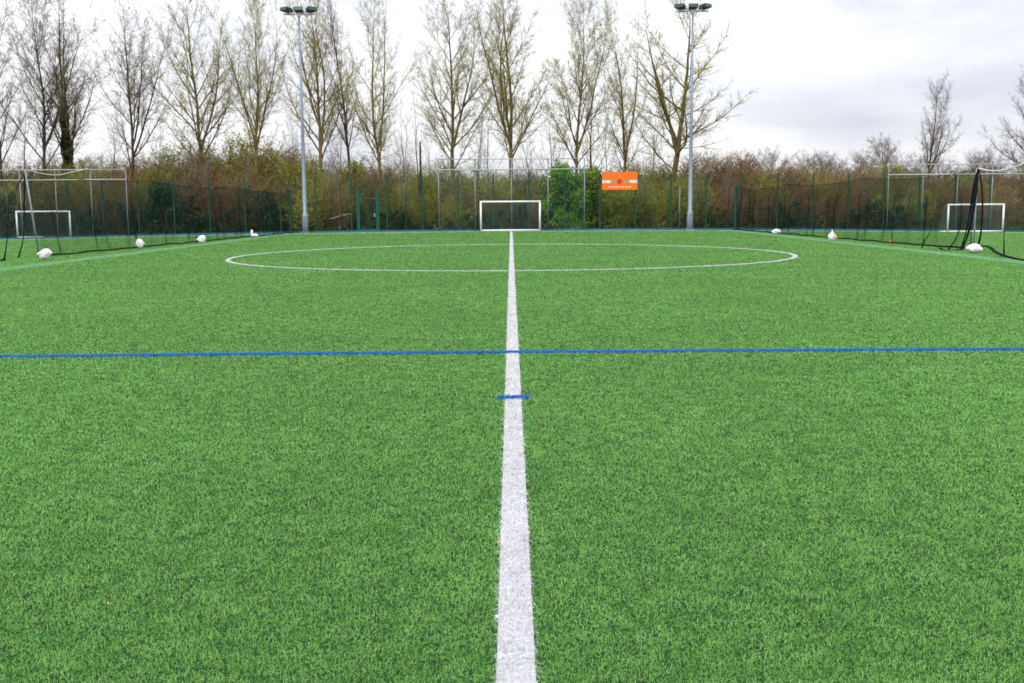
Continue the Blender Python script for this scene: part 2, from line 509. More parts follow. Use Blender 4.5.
# ball-stop frames
def make_frame():
    root = empty("ball_stop_frame")
    W, H1, H2, n = 9.26, 4.52, 3.86, 4
    for i in range(n + 1):
        xx = -W / 2 + W * i / n
        pmb = MB(); pmb.path([(xx, 0, -.1), (xx, 0, H1)], 0.036, n=8)
        pmb.build("post", M["galv_dark"], root, smooth=True)
    t = MB(); t.path([(-W / 2, -.04, H1), (W / 2, -.04, H1)], 0.028, n=8); t.build("top_rail", M["galv"], root, smooth=True)
    t = MB(); t.path([(-W / 2, -.07, H2), (W / 2, -.07, H2)], 0.04, n=8); t.build("lower_rail", M["galv"], root, smooth=True)
    w = MB()
    for i in range(1, 93):
        xx = -W / 2 + W * i / 93
        w.path([(xx, .045, .05), (xx, .045, H2)], 0.0018, n=3, cap=False)
    for k in range(1, 39):
        zz = H2 * k / 39
        w.path([(-W / 2, .045, zz), (W / 2, .045, zz)], 0.0018, n=3, cap=False)
    w.build("net", M["net_green"], root)
    return root
fr = make_frame()
FRAME_Y = 69.1
fx = (at(439.7, 231, FRAME_Y)[0] + at(584, 231, FRAME_Y)[0]) / 2
fr.location = (fx, FRAME_Y, 0)
GRP_F = "ball stop frames behind the goals"
tag(fr, "tall grey steel ball stop frame behind the centre goal", "ball stop frame", GRP_F)
fl = copy_tree(fr); X = at(58.5, 236, FRAME_Y)[0]; fl.location = (X, FRAME_Y, float(gz(X)) - .06); fl.scale = (.97, 1, .965)
tag(fl, "tall grey steel ball stop frame behind the left goal", "ball stop frame", GRP_F)
f2 = copy_tree(fr); X = at(955.5, 231, FRAME_Y)[0]; f2.location = (X, FRAME_Y, float(gz(X)) - .06); f2.scale = (.95, 1, .95)
tag(f2, "tall grey steel ball stop frame behind the right goal", "ball stop frame", GRP_F)

# goals
def make_goal():
    root = empty("football_goal")
    W, H, Dp = 3.66, 1.83, 1.5
    r = 0.058
    for sx in (-1, 1):
        m = MB(); m.path([(sx * W / 2, 0, 0), (sx * W / 2, 0, H)], r, n=12); m.build("goalpost", M["white_paint"], root, smooth=True)
    m = MB(); m.path([(-W / 2 - r, 0, H + .002), (W / 2 + r, 0, H + .002)], r * .98, n=12); m.build("crossbar", M["white_paint"], root, smooth=True)
    m = MB(); m.path([(-W / 2, 0.02, .07), (W / 2, 0.02, .07)], .05, n=10); m.build("ground_bar", M["white_paint"], root, smooth=True)
    for sx in (-1, 1):
        m = MB()
        m.path([(sx * W / 2, .05, .05), (sx * W / 2, Dp, .05)], .04, n=8)
        m.build("side_bar", M["white_paint"], root, smooth=True)
        m = MB()
        m.path([(sx * W / 2, .03, H - .01), (sx * W / 2, .45, H - .03), (sx * W / 2, .62, H - .12), (sx * W / 2, Dp, .05)], .018, n=8)
        m.build("net_support", M["galv"], root, smooth=True)
    m = MB(); m.path([(-W / 2, Dp, .05), (W / 2, Dp, .05)], .04, n=8); m.build("back_bar", M["white_paint"], root, smooth=True)
    net = MB(); s = .10; wr = .0031
    prof = [(0.03, H - .01), (.45, H - .03), (.62, H - .12), (Dp, .05)]
    pts = []
    for (a, b), (c, d) in zip(prof[:-1], prof[1:]):
        k = max(1, round(math.hypot(c - a, d - b) / s))
        pts += [(a + (c - a) * i / k, b + (d - b) * i / k) for i in range(k)]
    pts.append(prof[-1])
    n = round(W / s)
    for i in range(n + 1):
        xx = -W / 2 + W * i / n
        net.path([(xx, yy + .03 * math.sin(i * .7) * (.3 if j in (0, len(pts) - 1) else 1), zz) for j, (yy, zz) in enumerate(pts)], wr, n=3, cap=False)
    for yy, zz in pts:
        net.path([(-W / 2, yy, zz), (W / 2, yy, zz)], wr, n=3, cap=False)
    def top(yy):
        for (a, b), (c, d) in zip(prof[:-1], prof[1:]):
            if a <= yy <= c: return b + (d - b) * (yy - a) / (c - a)
        return H
    for sx in (-1, 1):
        k = round(Dp / s)
        for i in range(1, k):
            yy = Dp * i / k
            net.path([(sx * W / 2, yy, .05), (sx * W / 2, yy, top(yy))], wr, n=3, cap=False)
        for j in range(1, round(H / s)):
            zz = j * s
            ymax = next(yy for yy in np.linspace(Dp, 0, 200) if top(yy) >= zz)
            net.path([(sx * W / 2, .03, zz), (sx * W / 2, ymax, zz)], wr, n=3, cap=False)
    net.build("net", M["net_green"], root)
    return root
GRP_G = "small white football goals at the far end"
g0 = make_goal(); GY = 67.25
X = (at(481.5, 231, GY)[0] + at(539.5, 231, GY)[0]) / 2
g0.location = (X, GY, 0); tag(g0, "small white football goal at the far end of the white halfway line", "goal", GRP_G)
def place_goal(px, py, lab):
    g = copy_tree(g0); x_, y_, z_ = gp(px, py)
    y_ = min(y_, 67.4) if abs(y_ - 67) > 2.5 else y_
    X = at(px, py, y_)[0]
    g.location = (X, y_, float(gz(X))); g.scale = (.93, .93, .93); tag(g, lab, "goal", GRP_G)
    print("goal", lab, x_, y_)
place_goal(44.5, 238.3, "small white football goal on the left side pitch beyond the leaning pole")
place_goal(975, 232.4, "small white football goal on the right side pitch behind the black net")

# gate
gt = empty("fence_gate", (at(368.5, 231, 69.42)[0], 69.42, 0), label="dark green steel gate with two thick posts in the far fence", cat="gate")
gw = 19.2 * 69.4 / F
for sx in (-1, 1):
    m = MB(); m.box((sx * gw / 2, 0, 1.34), (.2, .12, 2.84)); m.box((sx * gw / 2, 0, 2.775), (.23, .15, .03)); m.build("post", M["gate_green"], gt)
m = MB(); m.box((0, 0, 2.12), (gw - .2, .07, .09)); m.build("top_bar", M["gate_green"], gt)
m = MB(); m.box((0, 0, .12), (gw - .2, .07, .09)); m.build("bottom_bar", M["gate_green"], gt)
m = MB()
for i in range(1, 20):
    xx = -gw / 2 + .1 + (gw - .2) * i / 20
    m.path([(xx, 0, .16), (xx, 0, 2.08)], .004, n=4, cap=False)
for k in range(1, 10):
    m.path([(-gw / 2 + .1, .006, .16 + k * .192), (gw / 2 - .1, .006, .16 + k * .192)], .004, n=4, cap=False)
m.build("mesh_panel", M["gate_green"], gt)
m = MB(); m.box((gw / 2 - .2, -.06, 1.05), (.06, .05, .22)); m.build("latch", M["galv"], gt)

# orange board
bx0, bx1 = at(602, 190, 69.38)[0], at(637.3, 190, 69.38)[0]
zt, zb = at(620, 171.7, 69.38)[2], at(620, 189.8, 69.38)[2]
bw, bh = bx1 - bx0, zt - zb
sg = empty("sign_board", ((bx0 + bx1) / 2, 69.36, zb), label="orange banner board with a red round badge on the far fence", cat="sign")
m = MB(); m.box((0, 0, bh / 2), (bw, .02, bh)); m.build("board", M["orange"], sg)
def inset(name, cx, cz, w, h, ma, y=-.0125):
    m = MB(); m.box((cx, y, cz), (w, .005, h)); return m.build(name, ma, sg)
inset("white_band", -bw * .38, bh * .455, bw * .24, bh * .16, M["sign_white"])
inset("photo_band", -bw * .18, bh * .455, bw * .155, bh * .15, M["sign_photo"])
inset("photo_band", bw * .20, bh * .455, bw * .155, bh * .15, M["sign_photo"])
inset("white_band", bw * .39, bh * .455, bw * .215, bh * .16, M["sign_white"])
m = MB(); m.path([(-.01, -.010, bh * .46), (-.01, -.018, bh * .46)], bh * .135, n=24); m.build("badge", M["sign_red"], sg)
m = MB(); m.box((-.01, -.0125, bh * .78), (.035, .005, bh * .18)); m.box((-.01, -.0125, bh * .90), (.09, .005, .03)); m.build("emblem", M["sign_pale"], sg)
m = MB(); xx = -bw * .32
for wl in (.10, .16, .07, .20, .12, .05, .18, .14, .09, .17):
    m.box((xx + wl / 2, -.0125, bh * .155), (wl * .82, .005, bh * .085)); xx += wl * bw / 1.95
m.build("text_line", M["sign_pale"], sg)

# thin pale stake behind the fence
X, Y, Z = at(679, 229, 70.2)
m = MB(); m.path([(X, Y, -.2), (X + .02, Y, 2.75)], .035, n=8)
tag(m.build("stake", M["galv_dark"], smooth=True), "thin pale grey stake just left of the right floodlight mast", "stake")

# floodlight masts
def make_mast():
    root = empty("floodlight_mast")
    m = MB(); m.path([(0, 0, -.1), (0, 0, .5), (0, 0, 1.2), (0, 0, 1.25), (0, 0, 6), (0, 0, 13.55)], [.2, .2, .18, .14, .105, .058], n=12)
    m.build("mast", M["pole"], root, smooth=True)
    m = MB(); m.box((0, 0, .03), (.55, .55, .07))
    for sx in (-1, 1):
        for sy in (-1, 1):
            m.path([(sx * .2, sy * .2, .06), (sx * .2, sy * .2, .14)], .025, n=6)
    m.build("base_plate", M["pole"], root)
    m = MB(); m.box((0, -.22, .85), (.16, .02, .45)); m.build("access_door", M["galv_dark"], root)
    m = MB(); m.box((0, 0, 13.52), (1.9, .1, .09)); m.box((0, 0, 13.44), (.22, .2, .14)); m.build("cross_arm", M["galv"], root)
    for dx, yaw in ((-.74, R(-38)), (0, 0), (.74, R(38))):
        e = MB()
        # housing: wedge, deep at the back, sloping front that looks down at the pitch
        c, s = math.cos(yaw), math.sin(yaw)
        def T(px, py, pz): return (dx + px * c - py * s, px * s + py * c, 13.62 + pz)
        fr_ = [(-.31, -.34, .12), (.31, -.34, .12), (.31, -.26, .33), (-.31, -.26, .33)]
        bk = [(-.22, .30, .02), (.22, .30, .02), (.22, .26, .26), (-.22, .26, .26)]
        A = [T(*q) for q in fr_]; B = [T(*q) for q in bk]
        e.poly(A); e.poly(list(reversed(B)))
        for i in range(4):
            j = (i + 1) % 4
            e.poly([A[j], A[i], B[i], B[j]])
        h = e.build("lamp_housing", M["lamp_green"], root)
        e = MB()
        e.poly([T(-.27, -.325, .108), T(-.2, .22, .02), T(.2, .22, .02), T(.27, -.325, .108)])
        e.poly([T(-.27, -.325, .095), T(.27, -.325, .095), T(.2, .22, .007), T(-.2, .22, .007)])
        e.poly([T(-.27, -.325, .108), T(.27, -.325, .108), T(.27, -.325, .095), T(-.27, -.325, .095)])
        e.build("lamp_glass", M["lamp_glass"], h)
        e = MB()
        e.path([T(-.25, 0, -.09), T(-.34, 0, .12)], .02, n=6); e.path([T(.25, 0, -.09), T(.34, 0, .12)], .02, n=6); e.path([T(-.25, 0, -.09), T(.25, 0, -.09)], .02, n=6)
        e.build("lamp_bracket", M["galv"], h)
    return root
GRP_M = "floodlight masts at the far end"
MY = 68.9
ms = make_mast(); ms.location = (at(305.6, 231, MY)[0], MY, 0)
tag(ms, "tall grey floodlight mast with three green lamps left of the centre goal", "floodlight", GRP_M)
m2 = copy_tree(ms); m2.location = (at(689.8, 231, MY)[0], MY, 0)
for o_ in (ms, m2): o_.location.z = float(gz(o_.location.x))
tag(m2, "tall grey floodlight mast with three green lamps right of the orange board", "floodlight", GRP_M)

# ------------------------------------------------------------------ dividing nets
def net_curtain(name, pts_bottom, tops, seed, parent, s=.06, wr=.0030, folds=()):
    """net hung between a bottom line and a top line; slack makes it billow"""
    rr = np.random.default_rng(seed)
    pb = [np.array(p_) for p_ in pts_bottom]; pt = [np.array(p_) for p_ in tops]
    L = np.linalg.norm(pb[-1] - pb[0]); n = int(L / s)
    def lerp(P, t):
        k = min(int(t * (len(P) - 1)), len(P) - 2); f = t * (len(P) - 1) - k
        return P[k] * (1 - f) + P[k + 1] * f
    H = np.linalg.norm(pt[0] - pb[0]); m_ = int(H / s)
    ph = rr.random(4) * 6.28
    G = np.zeros((n + 1, m_ + 1, 3))
    for i in range(n + 1):
        t = i / n
        b, tp = lerp(pb, t), lerp(pt, t)
        for j in range(m_ + 1):
            u = j / m_
            q = b * (1 - u) + tp * u
            amp = .10 * math.sin(math.pi * min(1, u * 1.1 + .05)) + .05 * (1 - u)
            q = q + np.array([amp * math.sin(t * L * 1.9 + ph[0]) + amp * .6 * math.sin(t * L * 4.7 + ph[1] + u * 2),
                              0.06 * math.sin(t * L * 3.1 + ph[2] + 3 * u) * (1 - u), 0])
            G[i, j] = q
    P0 = np.concatenate([G[:, :-1].reshape(-1, 3), G[:-1].reshape(-1, 3)])
    P1 = np.concatenate([G[:, 1:].reshape(-1, 3), G[1:].reshape(-1, 3)])
    r = np.full(len(P0), wr)
    V, Lp, St = tubes_np(P0, P1, r, r, 3)
    return mesh_np(name, V, Lp, St, M["net_black"], parent), G

def cord(mb, pts, r, sub=4):
    # smooth through the points
    P = [Vector(p_) for p_ in pts]
    out = []
    for i in range(len(P) - 1):
        p0, p1, p2, p3 = P[max(i - 1, 0)], P[i], P[i + 1], P[min(i + 2, len(P) - 1)]
        for k in range(sub):
            t = k / sub
            out.append(0.5 * ((2 * p1) + (p2 - p0) * t + (2 * p0 - 5 * p1 + 4 * p2 - p3) * t * t + (3 * p1 - p0 - 3 * p2 + p3) * t ** 3))
    out.append(P[-1])
    rs = r if not isinstance(r, (list, tuple)) else [np.interp(i / (len(out) - 1), np.linspace(0, 1, len(r)), r) for i in range(len(out))]
    mb.path(out, rs if isinstance(rs, (list, tuple)) else [rs] * len(out), n=6)

def divide_net(side, pole_px, base_py, top_pt, label, end_px, seed):
    bx, by, bz = gp(pole_px, base_py)
    tx, ty, tz = at(*top_pt, by)
    root = empty("dividing_net", (0, 0, 0), label=label, cat="net")
    EX = at(end_px, 231, 69.0)[0]; ez = float(gz(EX))
    bot, top = [], []
    for k in range(25):
        t = k / 24
        X = bx + (EX - bx) * t; Y = by + (69.0 - by) * t
        bot.append((X, Y, float(gz(X)) + .02 + (.02 * (k % 2))))
        zz = tz + (ez + 2.72 - tz) * t
        sag = .16 * abs(math.sin(math.pi * t * 3)) ** 1.0 + .05
        top.append((tx + (EX - tx) * min(1, t * 1.0), Y, zz - sag * (1 if 0 < k < 24 else 0)))
    net_curtain("net", bot, top, seed, root)
    mb = MB(); cord(mb, top, .010, 2); mb.build("head_rope", M["net_black"], root, smooth=True)
    mb = MB()
    rr = random.Random(seed)
    cord(mb, [(a + rr.uniform(-.08, .08), b, c + rr.uniform(0, .03)) for a, b, c in bot], .028, 2)
    mb.build("foot_rope", M["net_black"], root, smooth=True)
    return root, (bx, by, bz), (tx, ty, tz)

nl, bl, tl = divide_net(-1, 39.5, 257.5, (25, 170), "dark dividing net hanging along the left side of the pitch", 291.5, 3)
nr, br, tr = divide_net(1, 975, 250.5, (978.5, 168.5), "dark dividing net hanging along the right side of the pitch", 735, 5)
print("poles", bl, tl, br, tr)

def bundle(parent, paths, name="gathered_net"):
    mb = MB()
    for pts, r in paths: cord(mb, pts, r)
    mb.build(name, M["net_black"], parent, smooth=True)

# gathered folds of net by the right pole
Y = br[1]
P = lambda px, py, dy=0.0: at(px, py, Y + dy)
bundle(nr, [
    ([P(978, 169), P(976.5, 180), P(974.5, 200), P(971, 222), P(966, 240), P(961, 250.3)], [.025, .06, .06, .045, .035, .04]),
    ([P(977.5, 170, .1), P(974, 185, .1), P(970.5, 208, .1), P(966, 232, .1), P(960.5, 250.5, .1)], [.02, .04, .03, .022, .03]),
    ([P(979, 169, -.1), P(982, 190, -.1), P(982.5, 212, -.1), P(981, 232, -.1), P(978, 246, -.1)], [.02, .03, .03, .03, .04]),
])
bundle(nr, [([P(961, 250.3), P(953, 250.8), P(945, 250.4), P(940, 248.5, 1)], [.05, .05, .03, .05])])
bundle(nr, [([P(922, 247.6, 1.6), P(925, 240, 1.6), P(930, 232, 1.6), P(932, 220, 1.6)], [.03, .018, .012, .008]),
            ([P(948, 250, .4), P(955, 240, .4), P(960, 228, .4), P(963, 212, .4)], [.03, .018, .012, .008])])
# slack end of the net lying on the turf nearer than the pole
gd = [gp(977, 247.5), gp(985, 247.2), gp(991, 248.4), gp(996, 252.5), gp(1004, 256.5), gp(1014, 259), gp(1026, 261.5), gp(1060, 266), gp(1110, 275)]
bundle(nr, [([(a, b, c + .03) for a, b, c in gd], [.03, .05, .035, .025, .04, .025, .035, .025, .03]), ([(a, b + .15, c + .03) for a, b, c in gd], [.02, .02, .04, .02, .02, .035, .02, .03, .02])], "slack_net")
a = gp(1004, 256.5); bundle(nr, [([(a[0], a[1], a[2]), at(1004, 240, a[1]), at(1004.5, 225, a[1])], [.03, .015, .006])])
# left: folds hanging in front of the side pitch
Y = bl[1]
bundle(nl, [([P(25, 172), P(24.3, 190), P(24, 220), P(23, 240), P(18.5, 257.5)], [.018, .03, .018, .014, .03]),
            ([P(25, 173), P(20, 181), P(16, 192), P(15, 205)], [.012, .018, .012, .006])])
a = gp(4, 260.5)
Y = a[1]
bundle(nl, [([at(9, 200, Y), at(8, 220, Y), at(7, 240, Y), at(5.5, 252, Y), a], [.006, .012, .014, .02, .045]),
            ([a, gp(0, 261.3), gp(-12, 262.5), gp(-40, 266)], [.07, .06, .05, .05])])
a = gp(140.5, 242.5); Y = a[1]
bundle(nl, [([at(134, 205, Y), at(134.5, 228, Y), at(136, 238, Y), (a[0], a[1], a[2] + .03)], [.006, .02, .025, .05])])

# poles and posts of the nets
m = MB(); m.path([bl, tl], .030, n=10)
lp = m.build("net_pole", M["galv_dark"], smooth=True); tag(lp, "thin grey net pole leaning left beside a white sandbag", "pole", "poles holding up the dividing nets")
m = MB(); m.path([(br[0], br[1] + .12, br[2] - .05), (tr[0], tr[1] + .12, tr[2])], .034, n=10)
rp = m.build("net_pole", M["galv"], smooth=True); tag(rp, "thin upright grey net pole behind the gathered black net on the right", "pole", "poles holding up the dividing nets")
for px, lab in ((291.5, "short thick green post at the far end of the left dividing net"), (735, "short thick green post at the far end of the right dividing net")):
    X = at(px, 231, 69.0)[0]
    m = MB(); m.box((X, 69.0, float(gz(X)) + 1.37), (.13, .13, 2.86)); m.box((X, 69.0, float(gz(X)) + 2.815), (.15, .15, .03))
    tag(m.build("net_post", M["gate_green"]), lab, "post", "end posts of the dividing nets")

# ropes tied to the pole tops
def rope(pts, lab):
    mb = MB(); cord(mb, pts, .022, 5); tag(mb.build("tie_rope", M["rope_white"], smooth=True), lab, "rope")
rope([tl, at(35, 172.3, bl[1] + 6), at(48, 174.6, bl[1] + 14), at(60, 174.6, bl[1] + 22), at(74, 171.6, bl[1] + 30), at(88, 168.6, 69.0)], "slack white rope from the leaning pole to the left ball stop frame")
rope([tr, at(990, 170.5, br[1] - .6), at(1001, 170.4, br[1] - 1.2), at(1013, 167.2, br[1] - 2), at(1026, 162.5, br[1] - 2.6), at(1060, 146, br[1] - 4)], "slack white rope leading right from the right net pole")

# ------------------------------------------------------------------ sandbags
def lump(seed, sx, sy, sz, neck=0.0, nx=0.0, pointed=0.0):
    rr = np.random.default_rng(seed); ph = rr.random(9) * 6.28
    nu, nv_ = 24, 14
    V = []
    for j in range(nv_ + 1):
        th = math.pi * j / nv_
        for i in range(nu):
            a = 2 * math.pi * i / nu
            bump = 1 + .11 * math.sin(3 * a + ph[0] + 2 * th) + .06 * math.sin(5 * a + ph[1] - 3 * th) + .05 * math.sin(4 * th + ph[2] + a)
            r = math.sin(th) ** (.8 + pointed)
            z = (1 - math.cos(th)) / 2
            x_ = math.cos(a) * r * sx * bump; y_ = math.sin(a) * r * sy * bump
            taper = 1 - pointed * z
            V.append((x_ * taper + nx * z * z * sx, y_ * taper, z ** 0.9 * sz * (1 + .06 * math.sin(2 * a + ph[3]))))
    Fc = []
    for j in range(nv_):
        for i in range(nu):
            a, b = j * nu + i, j * nu + (i + 1) % nu
            Fc.append((a, b, b + nu, a + nu))
    return V, Fc

def sandbag(px, py, lab, seed, sx, sz, kind="dome", flip=1):
    x_, y_, z_ = gp(px, py)
    root = empty("sandbag", (x_, y_ - .12, z_ + .004), label=lab, cat="sandbag", group="white sandbags holding down the dividing nets")
    V, Fc = lump(seed, sx, sx * .75, sz, pointed=.45 if kind == "cone" else .1 if kind != "swan" else .2, nx=.35 * flip if kind == "lean" else 0)
    b = MB(); b.v, b.f = V, Fc; b.build("sack", M["bag"], root, smooth=True)
    n = MB()
    if kind == "swan":
        n.path([(-sx * .6, 0, sz * .5), (-sx * .62, 0, sz * 1.2), (-sx * .55, 0, sz * 1.75), (-sx * .7, 0, sz * 2.0)], [.09, .065, .075, .03], n=8)
    elif kind == "cone":
        n.path([(0, 0, sz * .9), (0.02, 0, sz * 1.06), (-.01, 0, sz * 1.14)], [.035, .03, .05], n=8)
    else:
        n.path([(-flip * sx * .55, -.02, sz * .62), (-flip * sx * .85, -.03, sz * .60), (-flip * sx * 1.05, -.02, sz * .45)], [.06, .035, .06], n=8)
    n.build("tied_neck", M["bag"], root, smooth=True)
    if kind == "cone":
        q = MB()
        q.v = [(v[0] * 1.02 + .012, v[1] * 1.03 - .01, v[2]) for v in V]
        q.f = [f for f in Fc if all(V[k][0] > 0.02 and sz * .25 < V[k][2] < sz * .9 for k in f)]
        q.build("tan_patch", M["bag_tan"], root, smooth=True)
    return root
sandbag(46.5, 259.5, "white sandbag at the foot of the leaning grey pole", 1, .2, .35, "lean", 1)
sandbag(141.5, 248.6, "white upright sandbag second along the left dividing net", 2, .16, .40, "lean", -1)
sandbag(202.5, 243.3, "plump white sandbag third along the left dividing net", 4, .19, .36, "lean", 1)
sandbag(255, 237.4, "small white sandbag with tall neck at the far end of the left net", 6, .24, .21, "swan")
sandbag(776, 234.2, "rounded white sandbag at the far end of the right net", 8, .25, .28, "dome")
sandbag(831, 241.2, "pointed white sandbag with a tan patch along the right net", 9, .235, .42, "cone")
sandbag(972.5, 253.3, "wide white sandbag under the gathered black net", 11, .26, .31, "dome", 1)

# small orange marker on the right side pitch
x_, y_, z_ = gp(890, 242.6)
m = MB(); m.path([(0, 0, .0), (0, 0, .02), (0, 0, .07)], [.085, .07, .03], n=16)
o = m.build("marker_cone", M["marker_orange"], smooth=True); o.location = (x_, y_, z_ + .025)
tag(o, "small orange marker cone lying on the right side pitch", "marker cone")

# litter in the turf
def scrap(px, py, lab, c, s):
    x_, y_, z_ = gp(px, py)
    m = MB(); m.v = [(-s, -s * .5, .0), (s * .2, -s * .7, .004), (s, -s * .2, .010), (s * .7, s * .6, .004), (-s * .4, s * .6, .007), (-s, -s * .5, -.002), (s * .2, -s * .7, .002), (s, -s * .2, .008), (s * .7, s * .6, .002), (-s * .4, s * .6, .005)]
    m.f = [(0, 1, 2, 3, 4), (9, 8, 7, 6, 5)] + [(i, i + 5, (i + 1) % 5 + 5, (i + 1) % 5) for i in range(5)]
    o = m.build("dead_leaf" if "leaf" in lab else "paper_scrap", c); o.location = (x_, y_, z_ + .033); o.rotation_euler = (.2, .1, px)
    tag(o, lab, "leaf" if "leaf" in lab else "litter")
scrap(497, 625, "tiny white scrap in the turf at the left edge of the halfway line", M["bag"], .009)
scrap(110, 612, "tiny dry tan leaf in the turf at the lower left", M["bag_tan"], .009)
scrap(498, 551, "tiny dry orange leaf on the left edge of the halfway line", M["marker_orange"], .007)
scrap(370, 533, "tiny dry brown leaf in the turf left of the halfway line", M["dead_leaf"], .010)

# ------------------------------------------------------------------ trees
def norm(v):
    l = math.sqrt(v[0] ** 2 + v[1] ** 2 + v[2] ** 2) or 1
    return (v[0] / l, v[1] / l, v[2] / l)

class Tree:
    def __init__(s, seed, H, r0, spread=1.0, leaders=1, split=.33, first=.30, levels=4, nlimb=24, dense=1.0, upright=1.0, rmin=.0056, lean=0.0, shape="poplar"):
        s.r = random.Random(seed); s.H = H; s.spread = spread; s.levels = levels; s.rmin = rmin
        s.thick = []; s.thin = []; s.tips = []; s.dense = dense; s.upright = upright; s.shape = shape
        s.tr = []
        s.trunk(r0 * .74, leaders, split, first, nlimb, lean)
    def turn(s, d, ang, az):
        t = Vector(d); ref = Vector((0, 0, 1)) if abs(t.z) < .95 else Vector((1, 0, 0))
        u = t.cross(ref).normalized(); w = t.cross(u)
        q = t * math.cos(ang) + (u * math.cos(az) + w * math.sin(az)) * math.sin(ang)
        return (q.x, q.y, q.z)
    def stem(s, p, d, L, r, n, jit, trop, lvl, kids, start, ang, lf, rf, target=None):
        R_ = s.r; seg = L / n; az = R_.random() * 6.28; pr = r
        for i in range(n):
            t = (i + 1) / n
            d = norm((d[0] + R_.gauss(0, jit), d[1] + R_.gauss(0, jit), d[2] + trop + R_.gauss(0, jit * .5)))
            p2 = (p[0] + d[0] * seg, p[1] + d[1] * seg, p[2] + d[2] * seg)
            r2 = max(s.rmin, r * (1 - t) ** .75)
            (s.thick if lvl <= 1 and pr > .03 else s.thin).append((p, p2, pr, r2))
            if lvl < s.levels and t >= start and i < n:
                k = kids / n / (1 - start + 1e-6); k = int(k) + (R_.random() < k - int(k))
                for _ in range(k):
                    az += 2.4 + R_.uniform(-.5, .5)
                    f = R_.random()
                    q = tuple(p[j] + (p2[j] - p[j]) * f for j in range(3))
                    s.branch(q, s.turn(d, ang * R_.uniform(.65, 1.35), az), L * lf * (1.08 - t * .72) * R_.uniform(.6, 1.15), min(pr * .62, max(s.rmin, pr * rf)), lvl + 1)
            p, pr = p2, r2
        if lvl >= 2: s.tips.append(p)
        return p
    def branch(s, p, d, L, r, lvl):
        if L < .15: return
        u = s.upright
        if lvl == 1:
            s.stem(p, d, L, r, 11, .055, (.055 if s.shape == "poplar" else .02) * u, 1, 9.5 * s.dense, .12, R(36), .44, .55)
        elif lvl == 2:
            s.stem(p, d, L, r, 5, .08, .05 * u, 2, 6.5 * s.dense, .12, R(38), .5, .6)
        elif lvl == 3:
            s.stem(p, d, L, r, 3, .10, .04 * u, 3, 4 * s.dense, .2, R(38), .6, .9)
        else:
            s.stem(p, d, max(.25, L), s.rmin, 2, .13, .03 * u, 9, 0, 1, 0, 0, 0)
    def trunk(s, r0, leaders, split, first, nlimb, lean):
        R_ = s.r; H = s.H; n = 22; seg = H / n
        p = (0, 0, -.2); d = norm((lean, 0, 1)); pr = r0 * 1.25
        az = R_.random() * 6.28
        splits = [split + .07 * i * R_.uniform(.7, 1.3) for i in range(leaders - 1)]
        for i in range(n):
            t = (i + 1) / n
            d = norm((d[0] + R_.gauss(0, .035) - .02 * (d[0] - lean), d[1] + R_.gauss(0, .035), d[2] + .05))
            p2 = tuple(p[j] + d[j] * seg for j in range(3))
            r2 = max(.012, r0 * (1 - t) ** .8)
            s.tr.append((p, p2))
            (s.thick if pr > .03 else s.thin).append((p, p2, pr, r2))
            while splits and t > splits[0]:
                splits.pop(0)
                a = s.turn(d, R(R_.uniform(14, 24)) * s.spread, R_.choice((0, math.pi)) + R_.uniform(-.6, .6) + (0 if abs(d[2]) < .95 else 1.57))
                s.leader(p2, a, H * (1 - t) * R_.uniform(.85, 1.0), r2 * .8)
            if t > first:
                k = nlimb / n / (1 - first); k = int(k) + (R_.random() < k - int(k))
                for _ in range(k):
                    az += 2.4 + R_.uniform(-.4, .4)
                    f = R_.random(); q = tuple(p[j] + (p2[j] - p[j]) * f for j in range(3))
                    tt = (t - first) / (1 - first)
                    if s.shape == "round":
                        L = H * .36 * s.spread * math.sqrt(max(.05, 1 - tt * tt * .9)) * R_.uniform(.7, 1.1); ang = R(62) - R(30) * tt
                    else:
                        L = H * .44 * (1 - tt * .58) * R_.uniform(.5, 1.1) * (.75 + .25 * s.spread); ang = R(40 - 8 * tt) * s.spread * R_.uniform(.7, 1.25)
                    s.branch(q, s.turn(d, ang, az), L, min(pr * .5, .013 + .0075 * L), 1)
            p, pr = p2, r2
    def leader(s, p, d, L, r):
        R_ = s.r; n = 14; seg = L / n; az = R_.random() * 6.28; pr = r
        for i in range(n):
            t = (i + 1) / n
            d = norm((d[0] + R_.gauss(0, .045), d[1] + R_.gauss(0, .045), d[2] + .075))
            p2 = tuple(p[j] + d[j] * seg for j in range(3)); r2 = max(.012, r * (1 - t) ** .8)
            (s.thick if pr > .03 else s.thin).append((p, p2, pr, r2))
            if t > .12:
                k = 1 if R_.random() < .8 else 0
                for _ in range(k):
                    az += 2.4 + R_.uniform(-.4, .4)
                    Lb = s.H * .30 * (1 - t * .6) * R_.uniform(.55, 1.1)
                    s.branch(p2, s.turn(d, R(38 - 10 * t) * s.spread * R_.uniform(.7, 1.2), az), Lb, min(pr * .5, .012 + .0075 * Lb), 1)
            p, pr = p2, r2

def segs_mesh(name, segs, n, material, parent, buds=None):
    a = np.array([s_[0] for s_ in segs]); b = np.array([s_[1] for s_ in segs])
    r0 = np.array([s_[2] for s_ in segs]); r1 = np.array([s_[3] for s_ in segs])
    V, Lp, St = tubes_np(a, b, r0, r1, n)
    mi = None
    if buds is not None:
        C, U, W = buds[:3]
        V2, L2, S2 = quads_np(C, U, W)
        mi = np.concatenate([np.zeros(len(St), int), np.ones(len(S2), int)])
        Lp = np.concatenate([Lp, L2 + len(V)]); St = np.concatenate([St, S2 + St[-1] + 4]); V = np.concatenate([V, V2])
        material = [material, buds[3]]
    return mesh_np(name, V, Lp, St, material, parent, smooth=(n > 4), matidx=mi)

